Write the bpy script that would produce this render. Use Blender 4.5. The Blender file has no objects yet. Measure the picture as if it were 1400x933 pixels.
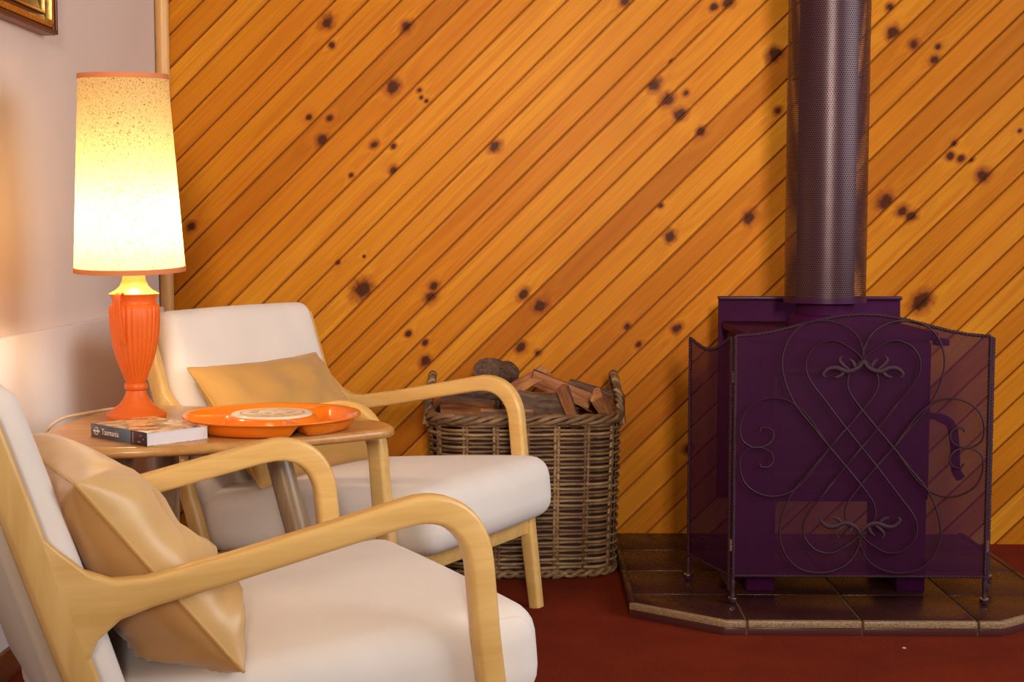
import bpy, bmesh, math, random
from mathutils import Vector, Matrix, noise
random.seed(7)
R = math.radians
sc = bpy.context.scene
COL = sc.collection

# ------------------------------------------------------------------ camera
cam = bpy.data.cameras.new('camera'); cam.sensor_width = 36.0; cam.lens = 1944.0 / 1400 * 36
cam.clip_start = 0.05
camo = bpy.data.objects.new('camera', cam); COL.objects.link(camo)
camo.location = (0, 0, 0.98)
camo.rotation_euler = (R(90) - math.atan(149 / 1944), 0, math.atan(35 / 1944))
cam.dof.use_dof = False
sc.camera = camo

# ------------------------------------------------------------------ world, window light, exposure
w = bpy.data.worlds.new('world'); sc.world = w; w.use_nodes = True
bg = w.node_tree.nodes['Background']; bg.inputs[0].default_value = (1.0, 0.78, 0.76, 1); bg.inputs[1].default_value = 0.22

def area(name, loc, aim, sx, sy, power, col):
    l = bpy.data.lights.new(name, 'AREA'); l.shape = 'RECTANGLE'; l.size = sx; l.size_y = sy
    l.energy = power; l.color = col
    o = bpy.data.objects.new(name, l); COL.objects.link(o); o.location = loc
    o.rotation_euler = (Vector(aim) - Vector(loc)).to_track_quat('-Z', 'Y').to_euler()
    return o
kw = area('window_light_behind', (0.35, -2.6, 2.0), (0.10, 4.4, 1.45), 0.5, 0.9, 18, (1.0, 0.88, 0.74)); kw.data.spread = R(40)
area('window_light_right', (3.1, 1.9, 1.75), (-0.4, 3.0, 0.5), 2.2, 1.4, 70, (0.94, 0.97, 1.0))
cl = area('warm_overhead_fill', (-0.55, 1.7, 2.4), (-0.45, 2.3, 0.0), 0.45, 0.45, 9.0, (1.0, 0.66, 0.31))  # added warm fill from above, no lamp known there
sc.view_settings.view_transform = 'Standard'; sc.view_settings.look = 'None'
sc.view_settings.gamma = 1.0; sc.view_settings.use_curve_mapping = False
sc.view_settings.exposure = 0.0
try:
    sc.cycles.use_denoising = True
    sc.cycles.max_bounces = 8; sc.cycles.transparent_max_bounces = 12
    sc.cycles.sample_clamp_indirect = 6.0
except Exception: pass

# ------------------------------------------------------------------ material helpers
class NT:
    def __init__(s, name):
        s.m = bpy.data.materials.new(name); s.m.use_nodes = True
        s.t = s.m.node_tree; s.b = s.t.nodes['Principled BSDF']; s.out = s.t.nodes['Material Output']
    def n(s, typ, **kw):
        x = s.t.nodes.new('ShaderNode' + typ)
        for k, v in kw.items():
            if k.startswith('i_'):
                key = k[2:]; key = int(key) if key.isdigit() else key
                s.set(x.inputs[key], v)
            else: setattr(x, k, v)
        return x
    def set(s, inp, v):
        if isinstance(v, bpy.types.NodeSocket): s.t.links.new(v, inp)
        elif isinstance(v, bpy.types.Node): s.t.links.new(v.outputs[0], inp)
        else: inp.default_value = v
    def math(s, op, a, b=None, c=None):
        x = s.n('Math', operation=op); s.set(x.inputs[0], a)
        if b is not None: s.set(x.inputs[1], b)
        if c is not None: s.set(x.inputs[2], c)
        return x.outputs[0]
    def mix(s, f, a, b, blend='MIX'):
        x = s.n('Mix', data_type='RGBA', blend_type=blend)
        s.set(x.inputs[0], f); s.set(x.inputs[6], a); s.set(x.inputs[7], b)
        return x.outputs[2]
    def ramp(s, f, stops, interp='LINEAR'):
        x = s.n('ValToRGB'); cr = x.color_ramp; cr.interpolation = interp
        while len(cr.elements) < len(stops): cr.elements.new(0.5)
        for e, (p, c) in zip(cr.elements, stops): e.position = p; e.color = c if len(c) == 4 else (*c, 1)
        s.set(x.inputs[0], f); return x.outputs[0]
    def obj(s): return s.n('TexCoord').outputs['Object']
    def mapping(s, v, scale=(1, 1, 1), rot=(0, 0, 0), loc=(0, 0, 0)):
        x = s.n('Mapping'); s.set(x.inputs[0], v); x.inputs['Scale'].default_value = scale
        x.inputs['Rotation'].default_value = rot; x.inputs['Location'].default_value = loc; return x.outputs[0]
    def noise(s, v, scale, detail=4, rough=0.5, dist=0.0):
        x = s.n('TexNoise'); s.set(x.inputs['Vector'], v); x.inputs['Scale'].default_value = scale
        x.inputs['Detail'].default_value = detail; x.inputs['Roughness'].default_value = rough
        x.inputs['Distortion'].default_value = dist; return x.outputs['Fac']
    def bump(s, h, strength=0.3, dist=0.002):
        x = s.n('Bump'); x.inputs['Strength'].default_value = strength; x.inputs['Distance'].default_value = dist
        s.set(x.inputs['Height'], h); s.t.links.new(x.outputs[0], s.b.inputs['Normal'])
    def col(s, v): s.set(s.b.inputs['Base Color'], v if not (isinstance(v, tuple) and len(v) == 3) else (*v, 1))
    def p(s, **kw):
        for k, v in kw.items(): s.set(s.b.inputs[k.replace('_', ' ')], v)

def simple(name, c, rough=0.5, metal=0.0, spec=0.5, nz=None):
    m = NT(name); m.p(Roughness=rough, Metallic=metal); m.b.inputs['Specular IOR Level'].default_value = spec
    if nz:
        f = m.noise(m.obj(), nz[0], 4)
        m.col(m.ramp(f, [(0.3, tuple(x * (1 - nz[1]) for x in c)), (0.7, tuple(min(1, x * (1 + nz[1])) for x in c))]))
        m.bump(f, 0.15, 0.001)
    else: m.col(c)
    return m.m

def wood(name, light, dark, axis='x', rough=0.35, scale=1.0):
    m = NT(name); rnd = m.n('ObjectInfo').outputs['Random']
    st = {'x': (1.2, 14, 14), 'y': (14, 1.2, 14), 'z': (14, 14, 1.2)}[axis]
    off = m.n('CombineXYZ'); m.set(off.inputs[0], m.math('MULTIPLY', rnd, 7.0)); m.set(off.inputs[1], m.math('MULTIPLY', rnd, 3.0))
    va = m.n('VectorMath', operation='ADD'); m.set(va.inputs[0], m.obj()); m.set(va.inputs[1], off.outputs[0])
    v = m.mapping(va.outputs[0], tuple(x * scale for x in st))
    a = m.noise(v, 2.2, 5, 0.6, 0.6); b = m.noise(v, 9.0, 3, 0.6)
    f = m.math('ADD', m.math('MULTIPLY', a, 0.7), m.math('MULTIPLY', b, 0.3))
    m.col(m.ramp(f, [(0.36, dark), (0.64, light)])); m.p(Roughness=rough); m.bump(b, 0.08, 0.0008)
    return m.m

M = {}
M['wood_chair'] = wood('wood_chair', (0.76, 0.475, 0.165), (0.64, 0.375, 0.11), 'x', 0.34)
M['wood_post'] = wood('wood_post', (0.76, 0.475, 0.165), (0.63, 0.365, 0.105), 'z', 0.34)
M['wood_table'] = wood('wood_table', (0.60, 0.31, 0.10), (0.42, 0.19, 0.05), 'x', 0.28)
M['wood_leg'] = wood('wood_leg', (0.36, 0.24, 0.13), (0.24, 0.14, 0.07), 'z', 0.3)
M['wood_trim'] = wood('wood_trim', (0.78, 0.46, 0.17), (0.62, 0.32, 0.10), 'z', 0.4)
M['brown_board'] = wood('brown_board', (0.24, 0.075, 0.025), (0.13, 0.035, 0.012), 'y', 0.4)

def fabric(name, c, scale=900, var=0.06, rough=0.9):
    m = NT(name); o = m.obj()
    f = m.noise(o, scale, 2); g = m.noise(o, 9, 3)
    base = m.ramp(g, [(0.3, tuple(x * (1 - var) for x in c)), (0.7, c)])
    m.col(base); m.p(Roughness=rough); m.b.inputs['Sheen Weight'].default_value = 0.15
    m.b.inputs['Specular IOR Level'].default_value = 0.2
    h = m.math('ADD', m.math('MULTIPLY', f, 0.25), m.noise(o, 22, 3)); m.bump(h, 0.16, 0.004)
    return m.m
M['cream'] = fabric('cream_fabric', (0.80, 0.73, 0.67))
M['greige'] = fabric('greige_fabric', (0.66, 0.55, 0.43))
M['white_paint'] = simple('white_paint', (0.90, 0.83, 0.81), 0.6, nz=(3, 0.02))
M['wall_paint'] = simple('wall_paint', (0.76, 0.66, 0.60), 0.75, nz=(2.5, 0.03))
M['gold_satin'] = fabric('gold_satin', (0.64, 0.37, 0.12), 500, 0.12, 0.42); 
M['gold_linen'] = fabric('gold_linen', (0.57, 0.31, 0.085), 700, 0.08, 0.75)

# dark stove metals: near-black with a violet cast
M['iron'] = simple('violet_black_iron', (0.046, 0.0048, 0.036), 0.6, 0.0, 0.06, (30, 0.15))
M['iron_gloss'] = simple('violet_black_enamel', (0.042, 0.005, 0.032), 0.38, 0.0, 0.2)
M['wire'] = simple('dark_wrought_iron', (0.034, 0.0085, 0.018), 0.6, 0.0, 0.3)
M['steel_tip'] = simple('worn_bright_steel', (0.75, 0.66, 0.60), 0.25, 1.0)
M['soot_glass'] = simple('sooty_glass', (0.030, 0.005, 0.024), 0.45, 0.0, 0.2)

# ------------------------------------------------------------------ mesh helpers
def tag(o, label=None, cat=None, group=None, kind=None):
    if label: o['label'] = label
    if cat: o['category'] = cat
    if group: o['group'] = group
    if kind: o['kind'] = kind
    return o
def empty(name, loc=(0, 0, 0), rz=0.0):
    o = bpy.data.objects.new(name, None); COL.objects.link(o); o.location = loc; o.rotation_euler = (0, 0, rz)
    o.empty_display_size = 0.05; return o
def link(name, me, mat, parent=None, smooth=True):
    o = bpy.data.objects.new(name, me); COL.objects.link(o)
    if mat and not me.materials: me.materials.append(M[mat] if isinstance(mat, str) else mat)
    if smooth:
        me.polygons.foreach_set('use_smooth', [True] * len(me.polygons))
    if parent: o.parent = parent
    return o
def mesh(name, v, f):
    me = bpy.data.meshes.new(name); me.from_pydata([tuple(x) for x in v], [], f); me.update(); return me
def fixn(me):
    bm = bmesh.new(); bm.from_mesh(me); bmesh.ops.recalc_face_normals(bm, faces=bm.faces); bm.to_mesh(me); bm.free(); return me
def sharp(o, ang=40):
    me = o.data
    try: me.set_sharp_from_angle(angle=R(ang))
    except Exception: pass
    return o
def box(name, mat, lo, hi, parent=None, bev=0.0, seg=2):
    bm = bmesh.new(); bmesh.ops.create_cube(bm, size=1)
    for v in bm.verts:
        v.co = Vector([lo[i] + (v.co[i] + 0.5) * (hi[i] - lo[i]) for i in range(3)])
    if bev: bmesh.ops.bevel(bm, geom=bm.edges[:], offset=bev, segments=seg, affect='EDGES', profile=0.5)
    me = bpy.data.meshes.new(name); bm.to_mesh(me); bm.free()
    o = link(name, me, mat, parent); return sharp(o, 35)
def catmull(P, k=8, closed=False):
    P = [Vector(p) for p in P]; n = len(P); out = []
    rng = range(n if closed else n - 1)
    for i in rng:
        p1, p2 = P[i], P[(i + 1) % n]
        p0 = P[(i - 1) % n] if (closed or i > 0) else p1 * 2 - p2
        p3 = P[(i + 2) % n] if (closed or i + 2 < n) else p2 * 2 - p1
        for j in range(k):
            t = j / k
            out.append(0.5 * ((2 * p1) + (p2 - p0) * t + (2 * p0 - 5 * p1 + 4 * p2 - p3) * t * t + (3 * p1 - p0 - 3 * p2 + p3) * t ** 3))
    if not closed: out.append(P[-1])
    return out
def tube_geo(pts, r, n=8, closed=False, V=None, F=None, flat=None):
    """sweep of a circle; r a number or a list; flat: (normal, ratio) flattens along a direction"""
    V = [] if V is None else V; F = [] if F is None else F
    pts = [Vector(p) for p in pts]; N = len(pts); base = len(V)
    up = None
    for i, p in enumerate(pts):
        a = pts[(i - 1) % N] if (closed or i > 0) else p; b = pts[(i + 1) % N] if (closed or i < N - 1) else p
        t = (b - a).normalized() if (b - a).length > 1e-9 else Vector((0, 0, 1))
        if up is None:
            up = t.orthogonal().normalized()
        up = (up - t * up.dot(t)); up = up.normalized() if up.length > 1e-6 else t.orthogonal().normalized()
        sd = t.cross(up); rr = r[i] if isinstance(r, (list, tuple)) else r
        for k in range(n):
            q = 2 * math.pi * k / n
            d = up * math.cos(q) * rr + sd * math.sin(q) * rr
            if flat: d = d - flat[0] * d.dot(flat[0]) * (1 - flat[1])
            V.append(p + d)
    for i in range(N if closed else N - 1):
        j = (i + 1) % N
        for k in range(n):
            l = (k + 1) % n
            F.append((base + i * n + k, base + i * n + l, base + j * n + l, base + j * n + k))
    if not closed:
        F.append(tuple(base + k for k in range(n))[::-1]); F.append(tuple(base + (N - 1) * n + k for k in range(n)))
    return V, F
def tube(name, mat, pts, r, parent=None, n=8, closed=False, flat=None):
    V, F = tube_geo(pts, r, n, closed, flat=flat)
    return sharp(link(name, fixn(mesh(name, V, F)), mat, parent), 60)
def lathe(name, mat, prof, n=48, parent=None, rf=None, closed_ends=True, loc=None):
    V, F = [], []
    for i, (r, z) in enumerate(prof):
        for k in range(n):
            a = 2 * math.pi * k / n; rr = r * (rf(a, z, r) if rf else 1)
            V.append((rr * math.cos(a), rr * math.sin(a), z))
    for i in range(len(prof) - 1):
        for k in range(n):
            l = (k + 1) % n; F.append((i * n + k, i * n + l, (i + 1) * n + l, (i + 1) * n + k))
    if closed_ends:
        F.append(tuple(range(n))[::-1]); F.append(tuple((len(prof) - 1) * n + k for k in range(n)))
    o = sharp(link(name, fixn(mesh(name, V, F)), mat, parent), 50)
    if loc: o.location = loc
    return o
def rect_sweep(name, mat, pts, hw, hh, lat, parent=None, rad=0.008):
    """sweep a rounded rectangle along a path lying in a plane whose normal is lat; hw = half width along lat, hh = list of half heights in plane"""
    pts = [Vector(p) for p in pts]; N = len(pts); lat = Vector(lat); V = []; F = []; n = 0
    for i, p in enumerate(pts):
        t = (pts[min(i + 1, N - 1)] - pts[max(i - 1, 0)]).normalized(); nrm = lat.cross(t).normalized()
        h = hh[i] if isinstance(hh, (list, tuple)) else hh; ww = hw[i] if isinstance(hw, (list, tuple)) else hw
        r = min(rad, h * 0.95, ww * 0.95); ring = []
        for (sx, sy, a0) in ((1, 1, 0), (-1, 1, 90), (-1, -1, 180), (1, -1, 270)):
            for q in range(4):
                a = R(a0 + 30 * q)
                ring.append(p + lat * (sx * (ww - r) + r * math.cos(a)) + nrm * (sy * (h - r) + r * math.sin(a)))
        n = len(ring); V += ring
    for i in range(N - 1):
        for k in range(n):
            l = (k + 1) % n; F.append((i * n + k, i * n + l, (i + 1) * n + l, (i + 1) * n + k))
    F.append(tuple(range(n))[::-1]); F.append(tuple((N - 1) * n + k for k in range(n)))
    return sharp(link(name, fixn(mesh(name, V, F)), mat, parent), 45)
def rbox_geo(half, r, res=10, bulge=(0, 0, 0)):
    """rounded box with soft crowned faces, centred"""
    def axis(h):
        c = [-h + r * (1 - math.cos(R(a))) for a in (0, 22.5, 45, 67.5)]
        inner = [(-h + r) + (2 * (h - r)) * i / res for i in range(res + 1)]
        return c + inner + [-x for x in c[::-1]]
    ax = [axis(h) for h in half]; V = []; F = []; idx = {}
    def add(p):
        key = tuple(round(x, 6) for x in p)
        if key not in idx:
            idx[key] = len(V)
            q = [max(-(half[i] - r), min(half[i] - r, p[i])) for i in range(3)]
            d = Vector([p[i] - q[i] for i in range(3)])
            if d.length > 1e-9: d = d.normalized() * r
            o = Vector(q) + d
            s = [o[i] / half[i] for i in range(3)]
            for i in range(3):
                j, k = (i + 1) % 3, (i + 2) % 3
                o[i] += bulge[i] * s[i] * max(0, 1 - s[j] ** 2) * max(0, 1 - s[k] ** 2)
            V.append(o)
        return idx[key]
    for i in range(3):
        j, k = (i + 1) % 3, (i + 2) % 3
        for s in (-1, 1):
            for a in range(len(ax[j]) - 1):
                for b in range(len(ax[k]) - 1):
                    q = []
                    for (u, v) in ((a, b), (a + 1, b), (a + 1, b + 1), (a, b + 1)):
                        p = [0, 0, 0]; p[i] = s * half[i]; p[j] = ax[j][u]; p[k] = ax[k][v]; q.append(add(p))
                    if len(set(q)) >= 3: F.append(tuple(q) if s > 0 else tuple(q[::-1]))
    return V, F

# ------------------------------------------------------------------ the room
WY = 4.44; WX = -1.18; XR = 2.6; ZT = 2.45
# carpet
m = NT('red_carpet'); o_ = m.obj(); a = m.noise(o_, 260, 3, 0.7); b = m.noise(o_, 6, 3); 
f = m.math('ADD', m.math('MULTIPLY', a, 0.75), m.math('MULTIPLY', b, 0.25))
m.col(m.ramp(f, [(0.33, (0.115, 0.012, 0.004)), (0.66, (0.27, 0.034, 0.010))])); m.p(Roughness=0.95); m.b.inputs['Specular IOR Level'].default_value = 0.1
m.bump(a, 0.9, 0.006); M['carpet'] = m.m
fl = box('floor', 'carpet', (WX - 0.1, -1.0, -0.06), (XR, WY + 0.1, 0.0)); tag(fl, 'red brown carpet', None, kind='structure')
wl = box('wall_left', 'wall_paint', (WX - 0.08, -1.0, 0.0), (WX, WY + 0.06, ZT)); tag(wl, 'pale pinkish painted wall', None, kind='structure')
dado = box('trim_1', 'white_paint', (WX, -1.0, 0.07), (WX + 0.02, WY - 0.045, 0.749), bev=0.004); tag(dado, 'low white panel along the painted wall', kind='structure')
bb = box('baseboard_left', 'brown_board', (WX, -1.0, 0.0), (WX + 0.026, WY - 0.045, 0.07), bev=0.004); tag(bb, 'brown skirting board below the white panel', kind='structure')

# diagonal tongue and groove boards
KN = [(-0.65,1.627,.0183),(-0.637,1.557,.0091),(-0.406,1.613,.016),(-0.448,1.429,.0206),(-0.366,1.418,.0069),(-0.361,1.396,.0057),(-0.345,1.385,.0057),(-0.711,1.336,.0091),(-0.645,1.332,.0091),(-0.671,1.264,.016),(-0.507,1.251,.0114),(-0.448,1.246,.008),(-0.581,1.156,.0069),(-0.449,1.173,.0114),(-1.083,.997,.0137),(-0.548,.799,.0274),(-0.325,.812,.0137),(-0.334,.778,.016),(-0.404,.662,.0091),(-0.353,.634,.0091),(-0.353,.576,.016),(-0.412,.737,.0069),(-0.624,.885,.0069),(-0.542,.904,.0046),(-0.133,1.245,.016),(.361,1.434,.0183),(.399,1.387,.0183),(.44,1.344,.0183),(.456,1.407,.0091),(.504,1.29,.0137),(.411,1.504,.0069),(.584,1.684,.016),(.54,1.668,.0114),(.268,1.689,.0137),(-0.045,.787,.016),(.008,.751,.0194),(.412,.966,.016),(.422,1.028,.0057),(.381,1.061,.0069),(-0.051,.62,.016),(0.0,.602,.0091),(.281,.686,.0091),(.317,.63,.0091),(.435,.681,.0137),(.658,1.026,.0183),(.727,1.525,.0206),(.74,1.352,.0114),(1.09,1.59,.0183),(1.154,1.554,.0137),(1.228,1.548,.0091),(1.216,1.509,.0137),(1.078,1.668,.0114),(1.271,1.215,.0114),(1.305,1.204,.0114),(1.282,1.253,.0091),(1.337,1.202,.0069),(1.373,1.155,.0183),(1.075,1.074,.0228),(1.128,1.047,.016),(1.157,1.029,.016),(1.143,1.079,.0069),(1.483,1.291,.0069),(1.193,.764,.0274),(.472,.3,.0137),
      (1.75,1.4,.015),(1.9,.8,.02),(-0.9,2.0,.015),(0.2,2.1,.02),(1.2,2.05,.015)]
BA = R(44.5); SA, CA = math.sin(BA), math.cos(BA); Q0, DQ = -1.933, 0.0718
m = NT('pine_board'); tc = m.obj(); oi = m.n('ObjectInfo').outputs['Random']
sep = m.n('SeparateXYZ'); m.set(sep.inputs[0], tc); X_, Z_ = sep.outputs[0], sep.outputs[2]
wn = m.n('TexNoise'); m.set(wn.inputs['Vector'], tc); wn.inputs['Scale'].default_value = 45; wn.inputs['Detail'].default_value = 3
wsep = m.n('SeparateColor'); m.set(wsep.inputs[0], wn.outputs['Color'])
best = None
for key in ('knot_a', 'knot_b', 'knot_c', 'knot_d', 'knot_e'):
    at = m.n('Attribute', attribute_type='OBJECT', attribute_name=key)
    s2 = m.n('SeparateXYZ'); m.set(s2.inputs[0], at.outputs['Vector'])
    dx = m.math('SUBTRACT', X_, s2.outputs[0]); dz = m.math('SUBTRACT', Z_, s2.outputs[1])
    u = m.math('ADD', m.math('MULTIPLY', dx, CA), m.math('MULTIPLY', dz, SA)); v = m.math('SUBTRACT', m.math('MULTIPLY', dx, SA), m.math('MULTIPLY', dz, CA))
    u = m.math('MULTIPLY', u, 0.8)
    d = m.math('SQRT', m.math('ADD', m.math('MULTIPLY', u, u), m.math('MULTIPLY', v, v)))
    d = m.math('DIVIDE', d, m.math('MAXIMUM', s2.outputs[2], 0.0003))
    best = d if best is None else m.math('MINIMUM', best, d)
kd = m.math('ADD', best, m.math('MULTIPLY', m.math('SUBTRACT', wsep.outputs[0], 0.5), 1.3))
infl = m.math('DIVIDE', 1.0, m.math('ADD', 1.0, m.math('MULTIPLY', best, m.math('MULTIPLY', best, 0.22))))
off = m.n('CombineXYZ'); m.set(off.inputs[0], m.math('MULTIPLY', oi, 11.0)); m.set(off.inputs[2], m.math('MULTIPLY', oi, 5.0))
va = m.n('VectorMath', operation='ADD'); m.set(va.inputs[0], tc); m.set(va.inputs[1], off.outputs[0])
rot = m.mapping(va.outputs[0], (1, 1, 1), (0, BA, 0))
g1 = m.noise(m.mapping(rot, (0.55, 1, 20)), 1.6, 4, 0.55, 0.4)
g2 = m.noise(m.mapping(rot, (1.4, 1, 110)), 2.0, 3, 0.6)
g3 = m.noise(va.outputs[0], 2.2, 3)
bend = m.math('ADD', m.math('MULTIPLY', g1, 30.0), m.math('MULTIPLY', infl, 9.0))
rings = m.math('ADD', m.math('MULTIPLY', m.math('SINE', bend), 0.5), 0.5)
f = m.math('ADD', m.math('ADD', m.math('MULTIPLY', rings, 0.16), m.math('MULTIPLY', g1, 0.52)), m.math('MULTIPLY', g2, 0.32))
base = m.ramp(f, [(0.25, (0.46, 0.142, 0.008)), (0.50, (0.565, 0.202, 0.011)), (0.75, (0.67, 0.270, 0.018))])
tint = m.ramp(oi, [(0.0, (0.74, 0.62, 0.60)), (0.25, (0.94, 0.86, 0.85)), (0.6, (1.0, 1.0, 1.0)), (1.0, (1.12, 1.22, 1.6))])
base = m.mix(1.0, base, tint, 'MULTIPLY')
base = m.mix(m.math('MULTIPLY', m.math('SUBTRACT', g3, 0.35), 0.8), base, (0.45, 0.120, 0.008, 1))
halo = m.ramp(kd, [(0.0, (1, 1, 1)), (0.25, (1, 1, 1)), (0.62, (0, 0, 0))])
kk = m.math('MULTIPLY', kd, 0.4)
halo = m.ramp(kk, [(0.38, (0.80, 0.80, 0.80)), (0.74, (0, 0, 0))])
core = m.ramp(kk, [(0.24, (0.95,) * 3), (0.42, (0, 0, 0))])
base = m.mix(halo, base, (0.25, 0.052, 0.010, 1)); base = m.mix(core, base, (0.060, 0.016, 0.007, 1))
m.col(base); m.p(Roughness=0.40); m.b.inputs['Specular IOR Level'].default_value = 0.05
m.bump(m.math('ADD', m.math('MULTIPLY', g2, 0.6), m.math('MULTIPLY', core, 0.6)), 0.12, 0.0015)
M['pine'] = m.m
M['groove'] = simple('pine_groove', (0.20, 0.055, 0.012), 0.7)
wb = box('wall_back', 'groove', (WX - 0.08, WY + 0.012, 0.0), (XR, WY + 0.10, ZT)); tag(wb, 'honey pine wall of diagonal boards', kind='structure')
k = -14
nb = 0
while True:
    q0 = Q0 + DQ * k; q1 = q0 + DQ; k += 1
    if q0 > XR * SA: break
    # strip in (u along board, q across): X = u*CA + q*SA ; Z = u*SA - q*CA
    gp = 0.0016; ch = 0.0034
    def P(u, q, y): return Vector((u * CA + q * SA, y, u * SA - q * CA))
    sec = [(q0 + gp, WY + 0.012), (q0 + gp, WY + 0.004), (q0 + gp + ch, WY), (q1 - gp - ch, WY), (q1 - gp, WY + 0.004), (q1 - gp, WY + 0.012)]
    bm = bmesh.new(); ra = [bm.verts.new(P(-4, q, y)) for q, y in sec]; rb = [bm.verts.new(P(6, q, y)) for q, y in sec]
    n = len(sec)
    for i in range(n): bm.faces.new((ra[i], ra[(i + 1) % n], rb[(i + 1) % n], rb[i]))
    bm.faces.new(ra[::-1]); bm.faces.new(rb)
    for co, no in (((WX + 0.0, 0, 0), (-1, 0, 0)), ((XR, 0, 0), (1, 0, 0)), ((0, 0, 0.0), (0, 0, -1)), ((0, 0, ZT), (0, 0, 1))):
        r_ = bmesh.ops.bisect_plane(bm, geom=bm.verts[:] + bm.edges[:] + bm.faces[:], plane_co=co, plane_no=no, clear_outer=True)
        ed = [e for e in r_['geom_cut'] if isinstance(e, bmesh.types.BMEdge)]
        if ed: bmesh.ops.edgeloop_fill(bm, edges=ed)
    if len(bm.verts) < 6: bm.free(); continue
    bmesh.ops.recalc_face_normals(bm, faces=bm.faces)
    me = bpy.data.meshes.new('board'); bm.to_mesh(me); bm.free()
    o = link('board', me, 'pine', wb, False)
    cand = []
    for (kx, kz, kr) in KN:
        qq = kx * SA - kz * CA
        if q0 - kr * 0.7 < qq < q1 + kr * 0.7: cand.append((kr, kx, kz))
    cand.sort(reverse=True)
    for i, key in enumerate(('knot_a', 'knot_b', 'knot_c', 'knot_d', 'knot_e')):
        o[key] = [cand[i][1], cand[i][2], cand[i][0] * 0.95] if i < len(cand) else [50.0, 50.0, 0.001]
    nb += 1
# corner moulding
tube_pts = [(WX + 0.022, WY - 0.016, z) for z in (0.0, 0.8, 1.6, ZT)]
tr = tube('trim_2', 'wood_trim', tube_pts, 0.021, n=20); tag(tr, 'rounded pale timber corner moulding', kind='structure')

# ------------------------------------------------------------------ hearth of dark tiles
HC = 0.79; HT = 0.035
m = NT('dark_slate_tile'); o_ = m.obj(); a = m.noise(o_, 6, 4); b = m.noise(o_, 90, 3)
m.col(m.ramp(a, [(0.3, (0.034, 0.009, 0.010)), (0.7, (0.056, 0.020, 0.014))])); m.p(Roughness=m.ramp(b, [(0.3, (0.22,) * 3), (0.7, (0.36,) * 3)])); m.bump(b, 0.06, 0.001); m.b.inputs['Specular IOR Level'].default_value = 0.16; M['tile'] = m.m
m = NT('speckled_edge_tile'); b = m.noise(m.obj(), 330, 2, 0.7); m.col(m.ramp(b, [(0.35, (0.15, 0.075, 0.035)), (0.65, (0.42, 0.29, 0.16))])); m.p(Roughness=0.4); M['edge'] = m.m
M['grout'] = simple('brown_grout', (0.12, 0.065, 0.04), 0.9)
M['edge_dark'] = simple('dark_tile_riser', (0.075, 0.02, 0.018), 0.3)
OCT = [(0.454, 3.405), (1.130, 3.405), (1.346, 3.570), (1.340, WY - 0.002), (0.236, WY - 0.002), (0.234, 3.570)]
hearth = empty('hearth', (HC, 3.9, 0)); tag(hearth, 'low dark tiled hearth platform with cut corners beneath the stove', 'hearth')
HO = Vector((HC, 3.9, 0))
def prism(name, mat, poly, z0, z1, parent, org, bev=0):
    n = len(poly); V = [Vector((x, y, z0)) - org for x, y in poly] + [Vector((x, y, z1)) - org for x, y in poly]
    F = [tuple(range(n))[::-1], tuple(range(n, 2 * n))] + [(i, (i + 1) % n, n + (i + 1) % n, n + i) for i in range(n)]
    me = fixn(mesh(name, V, F))
    if bev:
        bm = bmesh.new(); bm.from_mesh(me); bmesh.ops.bevel(bm, geom=bm.edges[:], offset=bev, segments=2, affect='EDGES', profile=0.5); bm.to_mesh(me); bm.free()
    return sharp(link(name, me, mat, parent), 35)
def inset(poly, d):
    c = Vector((sum(p[0] for p in poly) / len(poly), sum(p[1] for p in poly) / len(poly)))
    n = len(poly); out = []
    for i in range(n):
        p0, p1, p2 = Vector(poly[i - 1]), Vector(poly[i]), Vector(poly[(i + 1) % n])
        n1 = (p1 - p0).normalized(); n2 = (p2 - p1).normalized()
        a = Vector((-n1.y, n1.x)); b = Vector((-n2.y, n2.x)); bis = (a + b).normalized()
        out.append(tuple(p1 + bis * d / max(0.3, bis.dot(a))))
    return out
def clip(poly, px, py, nx, ny):
    out = []; n = len(poly)
    for i in range(n):
        a, b = poly[i], poly[(i + 1) % n]
        da = (a[0] - px) * nx + (a[1] - py) * ny; db = (b[0] - px) * nx + (b[1] - py) * ny
        if da <= 0: out.append(a)
        if (da < 0 < db) or (db < 0 < da):
            t = da / (da - db); out.append((a[0] + (b[0] - a[0]) * t, a[1] + (b[1] - a[1]) * t))
    return out
prism('grout_bed', 'grout', inset(OCT, 0.006), 0.0, HT - 0.0025, hearth, HO)
EDG = 0.018; inner = inset(OCT, EDG)
inner = [(x, min(y, WY - 0.003)) for x, y in inner]
xs = [0.231, 0.511, 0.791, 1.071, 1.351]; ys = [3.405, 3.665, 3.925, 4.185, 4.44]; g = 0.0028
for i in range(4):
    for j in range(4):
        p = clip(inner, xs[i] + g, 0, -1, 0); p = clip(p, xs[i + 1] - g, 0, 1, 0) if p else p
        p = clip(p, 0, ys[j] + g, 0, -1) if p else p; p = clip(p, 0, ys[j + 1] - g, 0, 1) if p else p
        if len(p) >= 3: prism('tile', 'tile', p, 0.006, HT, hearth, HO, 0.0015)
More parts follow.
